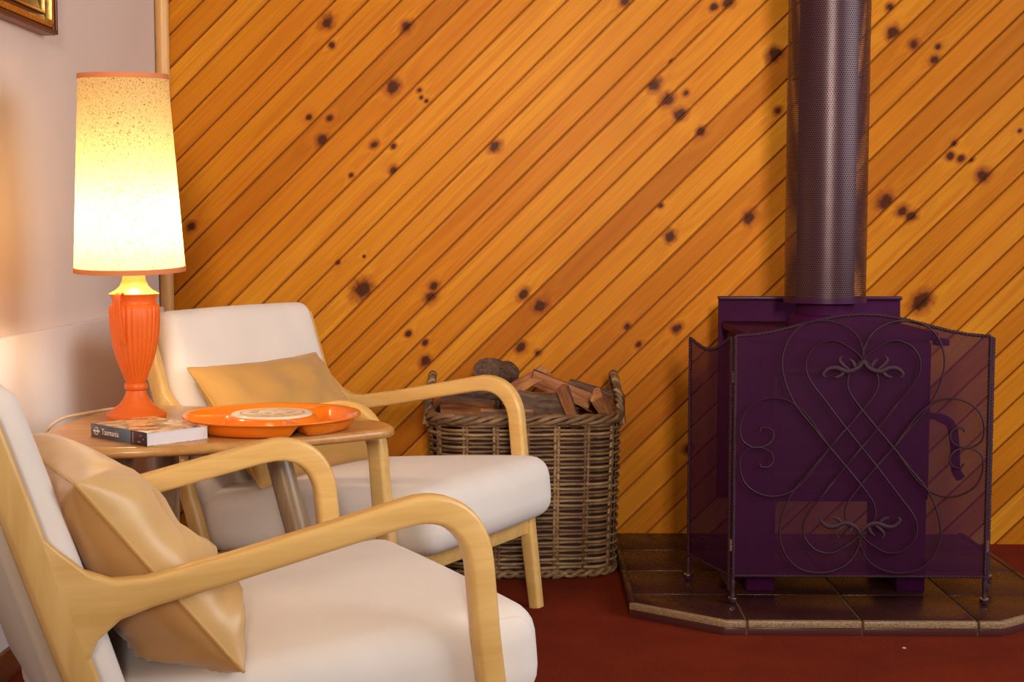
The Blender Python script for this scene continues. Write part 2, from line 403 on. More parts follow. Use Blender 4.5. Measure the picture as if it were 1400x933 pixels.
# nosing strips along the visible edges
def edge_run(a, b, cuts, nose='edge'):
    a, b = Vector(a), Vector(b); t = (b - a).normalized(); nrm = Vector((-t.y, t.x)); L = (b - a).length
    cs = [0.0] + [c for c in cuts if 0.02 < c < L - 0.02] + [L]
    for c0, c1 in zip(cs[:-1], cs[1:]):
        p0 = a + t * (c0 + (g if c0 > 0 else 0)); p1 = a + t * (c1 - (g if c1 < L else 0))
        quad = [tuple(p0), tuple(p1), tuple(p1 + nrm * (EDG - 0.001)), tuple(p0 + nrm * (EDG - 0.001))]
        prism('edge_tile', nose, quad, 0.019, HT + 0.001, hearth, HO, 0.003)
        q2 = [tuple(p0 + nrm * 0.003), tuple(p1 + nrm * 0.003), tuple(p1 + nrm * (EDG - 0.001)), tuple(p0 + nrm * (EDG - 0.001))]
        prism('riser_tile', 'edge_dark', q2, 0.0005, 0.0185, hearth, HO, 0.001)
edge_run(OCT[0], OCT[1], [x - OCT[0][0] for x in xs]); edge_run(OCT[1], OCT[2], []); edge_run(OCT[5], OCT[0], [])
edge_run(OCT[2], OCT[3], [0.355, 0.615], 'tile'); edge_run(OCT[4], OCT[5], [0.255, 0.515], 'tile')

# ------------------------------------------------------------------ wood stove
SC = 0.785
st = empty('wood_stove', (SC, 3.92, HT)); tag(st, 'black slow combustion wood stove with tall flue standing on the tiled hearth', 'stove')
def sb(name, mat, x0, x1, y0, y1, z0, z1, bev=0.004, par=st): return box(name, mat, (x0, y0 - 3.92, z0 - HT), (x1, y1 - 3.92, z1 - HT), par, bev)
body = sb('firebox', 'iron', -0.238, 0.238, 3.69, 4.12, 0.275, 0.70, 0.012)
sb('top_plate', 'iron', -0.250, 0.250, 3.675, 4.135, 0.70, 0.722, 0.006)
sb('rear_shield', 'iron', -0.258, 0.268, 4.142, 4.156, 0.20, 0.792, 0.002)
lip = sb('shield_lip', 'iron_gloss', -0.260, 0.270, 4.128, 4.160, 0.784, 0.794, 0.002)
for x0, x1 in ((-0.235, -0.160), (0.160, 0.235)):
    sb('leg', 'iron', x0, x1, 3.70, 4.05, HT, 0.275, 0.004)
door = sb('door', 'iron', -0.205, 0.205, 3.672, 3.690, 0.30, 0.66, 0.006)
sb('window_pane', 'soot_glass', -0.155, 0.155, 3.668, 3.6725, 0.36, 0.61, 0.001, door)
for x0, x1, z0, z1 in ((-0.175, 0.175, 0.61, 0.63), (-0.175, 0.175, 0.34, 0.36), (-0.175, -0.155, 0.36, 0.61), (0.155, 0.175, 0.36, 0.61)):
    sb('window_rim', 'iron_gloss', x0, x1, 3.664, 3.673, z0, z1, 0.003, door)
hp = catmull([(0.205, -0.235, 0.49), (0.235, -0.262, 0.492), (0.272, -0.285, 0.475), (0.283, -0.292, 0.42), (0.287, -0.292, 0.36), (0.300, -0.292, 0.335)], 6)
tube('door_handle', 'iron_gloss', [(x, y, z - HT + 0.015) for x, y, z in hp], [0.009] * 8 + [0.012] * (len(hp) - 8), door, 10)
sb('hinge_block', 'iron', 0.250, 0.285, 3.70, 3.74, 0.685, 0.703, 0.003)
sb('ash_drawer', 'iron_gloss', -0.09, 0.09, 3.68, 3.692, 0.282, 0.296, 0.002)
lathe('inner_flue', 'iron', [(0.078, 0.722 - HT), (0.078, ZT - HT)], 32, st, loc=(0, -0.02, 0))
lathe('flue_collar', 'iron', [(0.100, 0.722 - HT), (0.100, 0.74 - HT), (0.088, 0.755 - HT), (0.079, 0.757 - HT)], 40, st, loc=(0, -0.02, 0))
# perforated flue guard
m = NT('perforated_flue_guard'); s2 = m.n('SeparateXYZ'); m.set(s2.inputs[0], m.obj())
ang = m.math('ARCTAN2', s2.outputs[1], s2.outputs[0]); pitch = 0.0064
uu = m.math('DIVIDE', m.math('MULTIPLY', ang, 0.1095), pitch * 1.0); vv = m.math('DIVIDE', s2.outputs[2], pitch * 0.866)
def hexd(du, dv):
    fu = m.math('SUBTRACT', m.math('FRACT', m.math('ADD', uu, du)), 0.5)
    fv = m.math('MULTIPLY', m.math('SUBTRACT', m.math('FRACT', m.math('ADD', m.math('MULTIPLY', vv, 0.5), dv)), 0.5), 1.732)
    return m.math('SQRT', m.math('ADD', m.math('MULTIPLY', fu, fu), m.math('MULTIPLY', fv, fv)))
dmin = m.math('MINIMUM', hexd(0.0, 0.0), hexd(0.5, 0.5))
hole = m.math('LESS_THAN', dmin, 0.30)
m.col((0.060, 0.020, 0.023)); m.p(Roughness=0.34, Metallic=0.25); m.b.inputs['Alpha'].default_value = 1
m.set(m.b.inputs['Alpha'], m.math('SUBTRACT', 1.0, hole)); M['guard'] = m.m
gd = lathe('flue_guard', 'guard', [(0.1095, 0.795 - HT), (0.1095, ZT - HT)], 64, st, closed_ends=False, loc=(0, -0.02, 0))
lathe('guard_band', 'iron_gloss', [(0.1115, 0.789 - HT), (0.1115, 0.803 - HT), (0.1085, 0.803 - HT), (0.1085, 0.789 - HT), (0.1115, 0.789 - HT)], 64, st, closed_ends=False, loc=(0, -0.02, 0))
for zz in (0.80, 1.4):
    for a in (20, 140, 260):
        x, y = math.cos(R(a)), math.sin(R(a))
        tube('guard_spacer', 'iron', [(0.079 * x, 0.079 * y - 0.02, zz - HT), (0.1085 * x, 0.1085 * y - 0.02, zz - HT)], 0.004, st, 6)

# ------------------------------------------------------------------ fire screen
fs = empty('fire_screen', (0.8175, 3.578, HT)); tag(fs, 'three panel mesh fire screen with iron scrollwork in front of the stove', 'fire screen')
m = NT('fine_black_mesh'); tr_ = m.n('BsdfTransparent'); mx = m.n('MixShader'); m.col((0.034, 0.0012, 0.024)); m.p(Roughness=0.7); m.b.inputs['Specular IOR Level'].default_value = 0.15
mx.inputs[0].default_value = 0.80; m.t.links.new(tr_.outputs[0], mx.inputs[1]); m.t.links.new(m.b.outputs[0], mx.inputs[2]); m.t.links.new(mx.outputs[0], m.out.inputs[0]); M['mesh'] = m.m
def top_front(x):                                 # bell shaped top of the middle panel, x from the centre
    t = min(1, abs(x) / 0.318); return 0.720 + 0.054 * (0.5 + 0.5 * math.cos(math.pi * t)) - 0.0 
def twisted(name, pts, r, parent, pitch=0.016):
    pts = [Vector(p) for p in pts]
    # resample evenly
    L = [0]
    for a, b in zip(pts[:-1], pts[1:]): L.append(L[-1] + (b - a).length)
    n = max(8, int(L[-1] / 0.0045)); rs = []; j = 0
    for i in range(n + 1):
        s = L[-1] * i / n
        while j < len(L) - 2 and L[j + 1] < s: j += 1
        t = (s - L[j]) / max(1e-9, L[j + 1] - L[j]); rs.append(pts[j].lerp(pts[j + 1], t))
    V, F = [], []
    for ph in (0, math.pi):
        line = []
        for i, p in enumerate(rs):
            t = (rs[min(i + 1, n)] - rs[max(i - 1, 0)]).normalized(); u = t.cross(Vector((0.31, 0.87, 0.39))).normalized(); v = t.cross(u)
            a = 2 * math.pi * (L[-1] * i / n) / pitch + ph; line.append(p + (u * math.cos(a) + v * math.sin(a)) * r * 0.52)
        tube_geo(line, r * 0.62, 5, False, V, F)
    return link(name, fixn(mesh(name, V, F)), 'wire', parent)
def panel(name, x_of, top, wdt, parent, fr=True):
    """x_of(s) -> Vector(x,y) for s in 0..1; top(s) -> z"""
    n = 24; zb = 0.106 - HT
    V = []; F = []
    for i in range(n + 1):
        p = x_of(i / n); V.append((p.x, p.y, zb)); V.append((p.x, p.y, top(i / n) - HT))
    for i in range(n): F.append((2 * i, 2 * i + 2, 2 * i + 3, 2 * i + 1))
    pm = link(name, mesh(name, V, F), 'mesh', parent)
    twisted('top_rail', [(x_of(i / n).x, x_of(i / n).y, top(i / n) - HT) for i in range(n + 1)], 0.0048, parent)
    twisted('bottom_rail', [(x_of(i / n).x, x_of(i / n).y, zb) for i in range(n + 1)], 0.0042, parent)
    return pm
HWF = 0.318
pf = panel('mesh_panel', lambda s: Vector((-HWF + 2 * HWF * s, 0)), lambda s: top_front(-HWF + 2 * HWF * s), 0.63, fs)
def wing_top(s): return 0.714 - 0.020 * s - 0.030 * math.sin(math.pi * s) ** 1.2
WV = Vector((-0.083, 0.245))
for sx in (-1, 1):
    panel('wing_panel', lambda s, sx=sx: Vector((sx * (HWF + 0.010 + 0.078 * s), 0.012 + 0.235 * s)), wing_top, 0.26, fs)
    posts = [((sx * (HWF + 0.001), 0.0), 0.720), ((sx * (HWF + 0.010), 0.012), 0.714), ((sx * (HWF + 0.088), 0.247), 0.697)]
    for (px, py), zt in posts:
        twisted('post', [(px, py, 0.030), (px, py, zt - HT)], 0.0050, fs)
    for (px, py) in (posts[0][0], posts[2][0]):
        lathe('foot', 'wire', [(0.003, 0.0), (0.0105, 0.003), (0.0115, 0.010), (0.006, 0.014), (0.0045, 0.035), (0.0065, 0.055), (0.0045, 0.06)], 14, fs, loc=(px, py, 0.0))
        lathe('foot_ring', 'steel_tip', [(0.009, 0.012), (0.0118, 0.0135), (0.0118, 0.0155), (0.008, 0.017)], 14, fs, loc=(px, py, 0.0))
for zz in (0.17, 0.60):
    for sx in (-1, 1):
        lathe('hinge', 'steel_tip' if zz < 0.3 else 'wire', [(0.0062, zz - HT), (0.0062, zz + 0.03 - HT)], 10, fs, loc=(sx * (HWF + 0.006), 0.004, 0))
# scrollwork: half curves from the middle axis; mirrored left-right, turned upside down for the lower half
c1 = [(0.004,.214),(-.001,.248),(-.020,.287),(-.054,.311),(-.098,.321),(-.150,.311),(-.186,.277),(-.203,.223),(-.194,.165),(-.167,.107),(-.127,.058),(-.083,.004),(-.013,-.079),(.031,-.138),(.038,-.175),(.022,-.205),(.003,-.222)]
c2 = [(-.004,.226),(-.024,.245),(-.070,.270),(-.111,.262),(-.138,.233),(-.143,.199),(-.129,.165),(-.099,.126),(-.035,.043),(.035,-.043),(.099,-.126),(.129,-.165),(.143,-.199),(.138,-.233),(.111,-.262),(.070,-.270),(.024,-.245),(.004,-.226)]
v1 = [(-.083,.004),(-.132,.073),(-.167,.107),(-.205,.124),(-.249,.121),(-.288,.097),(-.305,.057),(-.300,.018),(-.267,-.001),(-.233,.009),(-.221,.030),(-.231,.048),(-.251,.050),(-.257,.040)]
CZ = 0.438 - HT
def scroll(pts, mx=1, mz=1, r=0.0026):
    q = catmull([(mx * x, -0.0085, CZ + mz * z) for x, z in pts], 6)
    tube('scroll_bar', 'wire', q, r, fs, 6)
for mx_ in (1, -1):
    scroll(c1, mx_, 1); scroll(c2, mx_, 1)
    scroll(c1, mx_, -1)
    scroll(v1, mx_, 1); scroll(v1, mx_, -1)
def leaf(pts, rad, mx, mz, par):
    q = catmull([(mx * x, -0.012, CZ + mz * z) for x, z in pts], 6); n = len(q)
    rr = [rad * (0.35 + 0.65 * math.sin(math.pi * min(1, (i / (n - 1)) ** 0.7 * 0.96 + 0.02))) for i in range(n)]
    return tube('leaf_scroll' if par is fs else 'leaf_tip', 'wire', q, rr, par, 8, flat=(Vector((0, 1, 0)), 0.45))
for mx_ in (1, -1):
    for mz_ in (1, -1):
        lf = leaf([(0.002, .222), (-.014, .202), (-.040, .193), (-.066, .202), (-.086, .200), (-.100, .186), (-.094, .178)], 0.0062, mx_, mz_, fs)
        leaf([(-.034, .196), (-.052, .210), (-.060, .222), (-.054, .232)], 0.0045, mx_, mz_, lf)
        leaf([(-.046, .194), (-.058, .182), (-.072, .178)], 0.0045, mx_, mz_, lf)
        leaf([(-.020, .200), (-.026, .216), (-.036, .224)], 0.0045, mx_, mz_, lf)

# ------------------------------------------------------------------ armchairs
AW = 0.320                                        # half width between the arm centre lines
def armchair(name, loc, ang, label):
    t = empty(name, loc, ang); tag(t, label, 'armchair')
    # side frames: arm and front leg in one bent piece
    arm = [(-0.574, 0.492), (-0.550, 0.497), (-0.524, 0.501), (-0.492, 0.505), (-0.45, 0.510), (-0.33, 0.531), (-0.20, 0.557), (-0.095, 0.578)]
    # fillet between arm line and leg line
    C = Vector((0.022, 0.601)); d1 = Vector((-0.98, -0.196)).normalized(); d2 = Vector((0.1256, -1)).normalized(); T = 0.105
    arc = []
    p0, p3 = C + d1 * T, C + d2 * T
    for i in range(13):
        u = i / 12; k_ = 0.60
        p1 = p0.lerp(C, k_); p2 = p3.lerp(C, k_)
        arc.append(p0 * (1 - u) ** 3 + p1 * 3 * u * (1 - u) ** 2 + p2 * 3 * u * u * (1 - u) + p3 * u ** 3)
    arc = [(p.x, p.y) for p in arc]
    leg = [(0.046, 0.38), (0.062, 0.26), (0.078, 0.13), (0.094, 0.0)]
    path = arm + arc + leg
    hh = [0.125, 0.082, 0.046, 0.0270, 0.0205, 0.0195, 0.0195, 0.020] + [0.0205 + 0.0015 * math.sin(math.pi * i / 12) for i in range(13)] + [0.0205, 0.020, 0.0185, 0.0165]
    for s in (-1, 1):
        rect_sweep('arm_and_front_leg', 'wood_chair', [(x, s * AW, z) for x, z in path], [0.0150, 0.0152] + [0.0165] * (len(path) - 2), hh, (0, 1, 0), t, 0.0085)
        post = [(-0.400, 0.0), (-0.451, 0.15), (-0.506, 0.31), (-0.561, 0.47), (-0.604, 0.60), (-0.646, 0.725), (-0.658, 0.756)]
        po = rect_sweep('back_post', 'wood_post', catmull([(x, s * AW, z) for x, z in post], 4), 0.0155, [0.0155] * 6 + [0.019] * 4 + [0.0215] * 13 + [0.018, 0.008], (0, 1, 0), t, 0.008)
        lathe('bolt', 'iron', [(0.001, 0), (0.0065, 0.001), (0.0065, 0.003)], 12, po).matrix_local = Matrix.Translation((-0.640, s * (AW + 0.0155), 0.710)) @ Matrix.Rotation(R(-90 * s), 4, 'X')
        rect_sweep('side_rail', 'wood_chair', [(-0.455, s * (AW - 0.004), 0.180), (-0.2, s * (AW - 0.004), 0.198), (0.070, s * (AW - 0.004), 0.222)], 0.011, 0.026, (0, 1, 0), t, 0.005)
    rect_sweep('front_rail', 'wood_chair', [(0.066, -AW + 0.012, 0.222), (0.066, 0, 0.222), (0.066, AW - 0.012, 0.222)], 0.011, 0.027, (1, 0, 0), t, 0.004)
    rect_sweep('rear_rail', 'wood_chair', [(-0.452, -AW + 0.012, 0.180), (-0.452, 0, 0.180), (-0.452, AW - 0.012, 0.180)], 0.011, 0.026, (1, 0, 0), t, 0.004)
    # seat cushion
    SH = (0.345, 0.297, 0.078); SR = 0.050
    V, F = rbox_geo(SH, SR, 10, (0.012, 0.006, 0.018))
    mt = Matrix.Translation((-0.180, 0, 0.306)) @ Matrix.Rotation(R(-5.2), 4, 'Y')
    se = link('seat_cushion', mesh('seat', [mt @ v for v in V], F), 'cream', t)
    # stitched seam round both ends of the seat
    yl = 0.284; rr = math.sqrt(SR ** 2 - (yl - (SH[1] - SR)) ** 2)
    for s in (-1, 1):
        loop = []
        for (sx, sz, a0) in ((1, 1, 0), (-1, 1, 90), (-1, -1, 180), (1, -1, 270)):
            for q in range(6): a = R(a0 + 18 * q); loop.append(mt @ Vector((sx * (SH[0] - SR) + rr * math.cos(a), s * yl, sz * (SH[2] - SR) + rr * math.sin(a))))
        tube('seam', 'cream', loop, 0.0012, se, 6, True)
    # back cushion
    V, F = rbox_geo((0.042, 0.294, 0.254), 0.038, 10, (0.010, 0.004, 0.004))
    mb = Matrix.Translation((-0.568, 0, 0.540)) @ Matrix.Rotation(R(-18.0), 4, 'Y')
    bk = link('back_cushion', mesh('back', [mb @ v for v in V], F), 'cream', t)
    V, F = rbox_geo((0.010, 0.286, 0.250), 0.008, 8, (0.004, 0, 0))
    mb2 = mb @ Matrix.Translation((-0.040, 0, -0.004))
    link('rear_cover', mesh('rear', [mb2 @ v for v in V], F), 'greige', t)
    return t
A1 = R(29.0); A2 = R(-28.0); P1 = (-0.272, 2.325, 0); P2 = (-0.235, 3.4235, 0)
ch1 = armchair('armchair', P1, A1, 'nearest cream armchair with pale timber arms, seen from behind at bottom left')
ch2 = armchair('armchair', P2, A2, 'cream armchair behind the side table, beside the wicker log basket')

# ------------------------------------------------------------------ cushions
def pillow(name, mat, half, thick, mat_w, label, seed, edge_mat, folds=(), fu_=2.6, fe_=0.48):
    n = 40; V = []; F = []; a, b = half
    def pos(u, v, s):
        e = 1 - (abs(u) ** fu_); e2 = 1 - (abs(v) ** fu_)
        x = a * u * (1 - 0.055 * (1 - v * v)); y = b * v * (1 - 0.07 * (1 - u * u))
        z = s * thick * (max(0, e) * max(0, e2)) ** fe_
        env = max(0, e) * max(0, e2)
        p = Vector((u * 3.1 + seed, v * 2.4, s * 2.0))
        z += s * 0.016 * noise.noise(p) * env ** 0.3
        # radiating creases from the corners
        for cu in (-1, 1):
            for cv in (-1, 1):
                du, dv = (u - cu) * a / b, (v - cv); d = math.hypot(du, dv); an = math.atan2(dv, du)
                z += s * 0.0055 * math.sin(an * 13 + seed + cu * 2 + cv) * math.exp(-(d - 0.28) ** 2 / 0.07) * env ** 0.4
        for (fu, fv, fa, fl, fw, fh, fs_) in folds:
            if fs_ != s: continue
            du, dv = u - fu, v - fv; t_ = du * math.cos(fa) + dv * math.sin(fa); q = -du * math.sin(fa) + dv * math.cos(fa) - 0.18 * t_ * t_
            z += s * fh * math.exp(-(t_ / fl) ** 2 - (q / fw) ** 2) * env ** 0.3
        return Vector((x, y, z))
    idx = {}
    for s in (1, -1):
        for i in range(n + 1):
            for j in range(n + 1):
                u = math.sin((i / n * 2 - 1) * math.pi / 2); v = math.sin((j / n * 2 - 1) * math.pi / 2)
                if s == -1 and (i in (0, n) or j in (0, n)): idx[(s, i, j)] = idx[(1, i, j)]; continue
                idx[(s, i, j)] = len(V); V.append(pos(u, v, s))
        for i in range(n):
            for j in range(n):
                q = (idx[(s, i, j)], idx[(s, i + 1, j)], idx[(s, i + 1, j + 1)], idx[(s, i, j + 1)])
                F.append(q if s == 1 else q[::-1])
    root = empty(name); root.matrix_world = mat_w; tag(root, label, 'cushion', 'gold cushions on the armchairs')
    link('cover', mesh(name, V, F), mat, root)
    border = [pos(math.sin((i / n * 2 - 1) * math.pi / 2), -1, 1) for i in range(n)] + [pos(1, math.sin((j / n * 2 - 1) * math.pi / 2), 1) for j in range(n)] + \
             [pos(-math.sin((i / n * 2 - 1) * math.pi / 2), 1, 1) for i in range(n)] + [pos(-1, -math.sin((j / n * 2 - 1) * math.pi / 2), 1) for j in range(n)]
    cl = []
    for p in border:
        if not cl or (p - cl[-1]).length > 0.004: cl.append(p)
    tube('piping', edge_mat, cl, 0.0028, root, 6, True)
    return root
def pillow_frame(chair_loc, ang, top, bot, lat0, lift):
    """local frame: x = lateral (chair left), y = up the slope, z = facing out of the back"""
    Wm = Matrix.Translation(chair_loc) @ Matrix.Rotation(ang, 4, 'Z')
    tp = Vector((top[0], 0, top[1])); bt = Vector((bot[0], 0, bot[1])); c = (tp + bt) / 2
    yv = (tp - bt).normalized(); xv = Vector((0, 1, 0)); zv = xv.cross(yv)
    c = c + zv * lift; m4 = Matrix(((xv.x, yv.x, zv.x, c.x), (xv.y, yv.y, zv.y, lat0), (xv.z, yv.z, zv.z, c.z), (0, 0, 0, 1)))
    return Wm @ m4
m = NT('gold_satin_lit_front'); s2 = m.n('SeparateXYZ'); m.set(s2.inputs[0], m.obj()); fz = m.math('GREATER_THAN', s2.outputs[2], 0.0)  # light caught by the front side is put into its colour
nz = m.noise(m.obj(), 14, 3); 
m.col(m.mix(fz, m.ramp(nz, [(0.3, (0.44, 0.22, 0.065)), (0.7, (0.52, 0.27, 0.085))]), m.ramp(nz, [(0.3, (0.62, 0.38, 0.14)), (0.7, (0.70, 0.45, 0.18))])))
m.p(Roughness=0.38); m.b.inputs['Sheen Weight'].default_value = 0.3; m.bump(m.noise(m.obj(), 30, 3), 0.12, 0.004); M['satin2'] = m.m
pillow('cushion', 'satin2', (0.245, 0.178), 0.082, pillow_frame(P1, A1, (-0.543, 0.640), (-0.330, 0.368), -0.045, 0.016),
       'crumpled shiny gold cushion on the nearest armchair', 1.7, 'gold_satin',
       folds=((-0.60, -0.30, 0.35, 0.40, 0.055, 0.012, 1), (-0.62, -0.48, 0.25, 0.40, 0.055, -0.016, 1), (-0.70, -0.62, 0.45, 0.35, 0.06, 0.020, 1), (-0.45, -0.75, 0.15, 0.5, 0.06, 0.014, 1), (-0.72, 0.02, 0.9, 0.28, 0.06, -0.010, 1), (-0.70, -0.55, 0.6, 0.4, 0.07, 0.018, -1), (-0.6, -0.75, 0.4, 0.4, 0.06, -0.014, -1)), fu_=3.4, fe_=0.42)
pillow('cushion', 'gold_linen', (0.255, 0.175), 0.060, pillow_frame(P2, A2, (-0.535, 0.645), (-0.320, 0.372), -0.050, 0.010),
       'smooth plain gold cushion on the armchair behind the side table', 5.2, 'gold_linen')

# ------------------------------------------------------------------ side table
TZ = 0.575; TO = Vector((-0.68, 2.96, 0))
tb = empty('side_table', TO); tag(tb, 'low timber side table with rounded triangular top between the two armchairs', 'side table')
outl = catmull([(-0.935, 2.640, 0), (-0.840, 2.628, 0), (-0.740, 2.645, 0), (-0.600, 2.705, 0), (-0.459, 2.788, 0), (-0.350, 2.872, 0), (-0.305, 2.918, 0), (-0.302, 2.965, 0), (-0.335, 3.035, 0), (-0.400, 3.095, 0), (-0.530, 3.180, 0), (-0.70, 3.258, 0), (-0.82, 3.292, 0), (-0.915, 3.288, 0), (-0.972, 3.225, 0), (-1.005, 3.080, 0), (-1.008, 2.930, 0), (-0.992, 2.76, 0), (-0.972, 2.675, 0)], 5, True)
V = []; F = []; n = len(outl); cen = Vector((-0.70, 2.95, 0)); lv = []
TH = 0.022
for (ins, z) in ((0.016, TZ - TH), (0.006, TZ - TH + 0.002), (0.001, TZ - TH + 0.006), (0.0, TZ - TH / 2), (0.0015, TZ - 0.0055), (0.005, TZ - 0.0015), (0.011, TZ), (0.03, TZ)):
    for p in outl:
        d = (cen - p).normalized(); V.append(p + d * ins - TO + Vector((0, 0, z)))
L = len(V) // n
for i in range(L - 1):
    for k in range(n): F.append((i * n + k, i * n + (k + 1) % n, (i + 1) * n + (k + 1) % n, (i + 1) * n + k))
F.append(tuple(range(n))[::-1]); F.append(tuple((L - 1) * n + k for k in range(n)))
sharp(link('table_top', fixn(mesh('table_top', V, F)), 'wood_table', tb), 40)
for (tx, ty, bx, by) in ((-0.545, 2.905, -0.400, 2.870), (-0.835, 2.835, -0.955, 2.745), (-0.815, 3.085, -0.850, 3.230)):
    top = Vector((tx, ty, TZ - TH - 0.002)) - TO; bot = Vector((bx, by, 0.0)) - TO
    tube('leg', 'wood_leg', [top.lerp(bot, i / 6) for i in range(7)], [0.026, 0.026, 0.025, 0.0235, 0.021, 0.018, 0.015], tb, 20)
bm = None
rect_sweep('brace', 'wood_leg', [Vector((-0.85, 2.84, TZ - TH - 0.014)) - TO, Vector((-0.68, 2.88, TZ - TH - 0.014)) - TO, Vector((-0.53, 2.91, TZ - TH - 0.014)) - TO], 0.014, 0.014, (0.24, -0.97, 0), tb, 0.003)

# ------------------------------------------------------------------ table lamp
LP = Vector((-0.877, 3.075, TZ))
lamp = empty('table_lamp', LP); tag(lamp, 'lit table lamp with orange fluted urn base and tall speckled shade', 'lamp')
S = 1 / 628.0
def zz(y): return (579 - y) * S * 1.0
M['orange_glaze'] = simple('orange_ceramic', (0.74, 0.135, 0.012), 0.42, 0, 0.45)
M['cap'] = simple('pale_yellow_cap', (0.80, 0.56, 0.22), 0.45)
flute = lambda a, z, r: 1 + 0.030 * (abs(math.sin(a * 13)) - 0.6)
M['cap_lit'] = simple('lamplit_ceramic_cap', (0.86, 0.42, 0.10), 0.4, 0, 0.4)  # bulb glare on the orange cap painted in as yellow
bprof = [(0.0395, 579), (0.0402, 576), (0.040, 573), (0.038, 571.5), (0.032, 567), (0.0235, 560.5), (0.0175, 553), (0.0145, 546), (0.013, 541)]
lathe('foot', 'orange_glaze', [(r * 1.6, zz(y)) for r, y in bprof], 56, lamp)
lathe('collar_ring', 'orange_glaze', [(0.013 * 1.6, zz(541)), (0.0152 * 1.6, zz(538.5)), (0.0158 * 1.6, zz(535.5)), (0.0150 * 1.6, zz(532.5)), (0.0130 * 1.6, zz(530.5))], 48, lamp)
body_p = [(0.0130, 530.5), (0.0148, 526), (0.0172, 518), (0.0212, 508), (0.0252, 496), (0.0287, 482), (0.0312, 468), (0.0328, 452), (0.0335, 440), (0.0336, 431), (0.0328, 426), (0.0305, 423.5), (0.0292, 422)]
lathe('fluted_body', 'orange_glaze', [(r * 1.6, zz(y)) for r, y in body_p], 208, lamp, rf=lambda a, z, r: 1 + (0.055 * (abs(math.sin(a * 13)) - 0.6)) * (1 if r < 0.0525 and z < zz(425) else 0.6) if zz(528) < z < zz(424) else 1)
lathe('neck', 'orange_glaze', [(0.0292 * 1.6, zz(422)), (0.0288 * 1.6, zz(419)), (0.0300 * 1.6, zz(414)), (0.0325 * 1.6, zz(410)), (0.0338 * 1.6, zz(408.5))], 56, lamp)
lathe('cap', 'cap_lit', [(0.0338 * 1.6, zz(408.5)), (0.0300 * 1.6, zz(406.5)), (0.0240 * 1.6, zz(403)), (0.0190 * 1.6, zz(398)), (0.0160 * 1.6, zz(391)), (0.0145 * 1.6, zz(384)), (0.0130 * 1.6, zz(381))], 56, lamp)
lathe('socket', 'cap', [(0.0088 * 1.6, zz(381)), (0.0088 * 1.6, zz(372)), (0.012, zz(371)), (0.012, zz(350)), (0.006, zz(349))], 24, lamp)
for az in (-104, 76):
    da = Vector((math.cos(R(az)), math.sin(R(az)), 0)); up = Vector((0, 0, 1))
    hp = [(0.050, 409.0), (0.056, 407), (0.066, 408), (0.071, 414), (0.070, 424), (0.066, 438), (0.062, 452), (0.0565, 466), (0.052, 474)]
    q = catmull([da * r + up * zz(y) for r, y in hp], 5)
    sd = da.cross(up)
    hd = rect_sweep('handle', 'orange_glaze', q, 0.0070, 0.0030, sd, lamp, 0.0026)
    cq = [da * (0.060 + 0.0075 * math.cos(t)) + up * (zz(413.5) + 0.0075 * math.sin(t)) + sd * 0.002 for t in [math.pi * 0.5 + i * 0.35 for i in range(14)]]
    tube('curl', 'orange_glaze', cq, [0.0035 - 0.0001 * i for i in range(14)], hd, 8)
# shade: open translucent cone, leaning slightly
m = NT('speckled_lamp_shade'); o_ = m.obj()
sp1 = m.noise(o_, 520, 2, 0.6); sp2 = m.noise(o_, 260, 2, 0.5)
spk = m.ramp(m.math('MAXIMUM', sp1, m.math('MULTIPLY', sp2, 0.97)), [(0.56, (0, 0, 0)), (0.66, (1, 1, 1))])
shc = m.mix(m.math('MULTIPLY', spk, 0.88), (0.76, 0.59, 0.30, 1), (0.22, 0.10, 0.015, 1))
tl = m.n('BsdfTranslucent'); m.set(tl.inputs[0], shc); df = m.n('BsdfDiffuse'); m.set(df.inputs[0], shc)
mx = m.n('MixShader'); mx.inputs[0].default_value = 0.30; m.t.links.new(tl.outputs[0], mx.inputs[1]); m.t.links.new(df.outputs[0], mx.inputs[2]); m.t.links.new(mx.outputs[0], m.out.inputs[0]); M['shade'] = m.m
M['shade_rim'] = simple('orange_ribbon', (0.62, 0.20, 0.07), 0.7)
SB, ST_ = zz(374), zz(116); RB, RT = 0.1175, 0.0935
TILT = Matrix.Rotation(R(3.2), 4, 'X')
sh = lathe('shade', 'shade', [(RB + (RT - RB) * i / 12, (ST_ - SB) * i / 12) for i in range(13)], 72, lamp, closed_ends=False)
sh.matrix_local = Matrix.Translation((-0.008, 0, SB)) @ TILT
for (r0, z0) in ((RB, 0.0), (RT, ST_ - SB)):
    rp = [(r0 - 0.0015, z0 - 0.006), (r0 + 0.0016, z0 - 0.0065), (r0 + 0.0018, z0 + 0.003), (r0 + 0.0012, z0 + 0.0045), (r0 - 0.0015, z0 + 0.0045), (r0 - 0.0015, z0 - 0.006)]
    lathe('rim_ribbon', 'shade_rim', rp, 72, sh, closed_ends=False)
M['wire_gold'] = simple('brass_wire', (0.6, 0.4, 0.15), 0.3, 1.0)
for a in (30, 150, 270):
    x, y = math.cos(R(a)), math.sin(R(a)); tube('spider_wire', 'wire_gold', [(0.010 * x, 0.010 * y, 0.02), (RB * 0.985 * x, RB * 0.985 * y, 0.008)], 0.0014, sh, 6)
lathe('spider_ring', 'wire_gold', [(0.0135, 0.018), (0.016, 0.018), (0.016, 0.022), (0.0135, 0.022), (0.0135, 0.018)], 24, sh, closed_ends=False)
bl = bpy.data.lights.new('bulb_light', 'POINT'); bl.energy = 6.0; bl.color = (1.0, 0.78, 0.52); bl.shadow_soft_size = 0.032
blo = bpy.data.objects.new('bulb_light', bl); COL.objects.link(blo); blo.parent = lamp; blo.location = (-0.004, 0, zz(312))
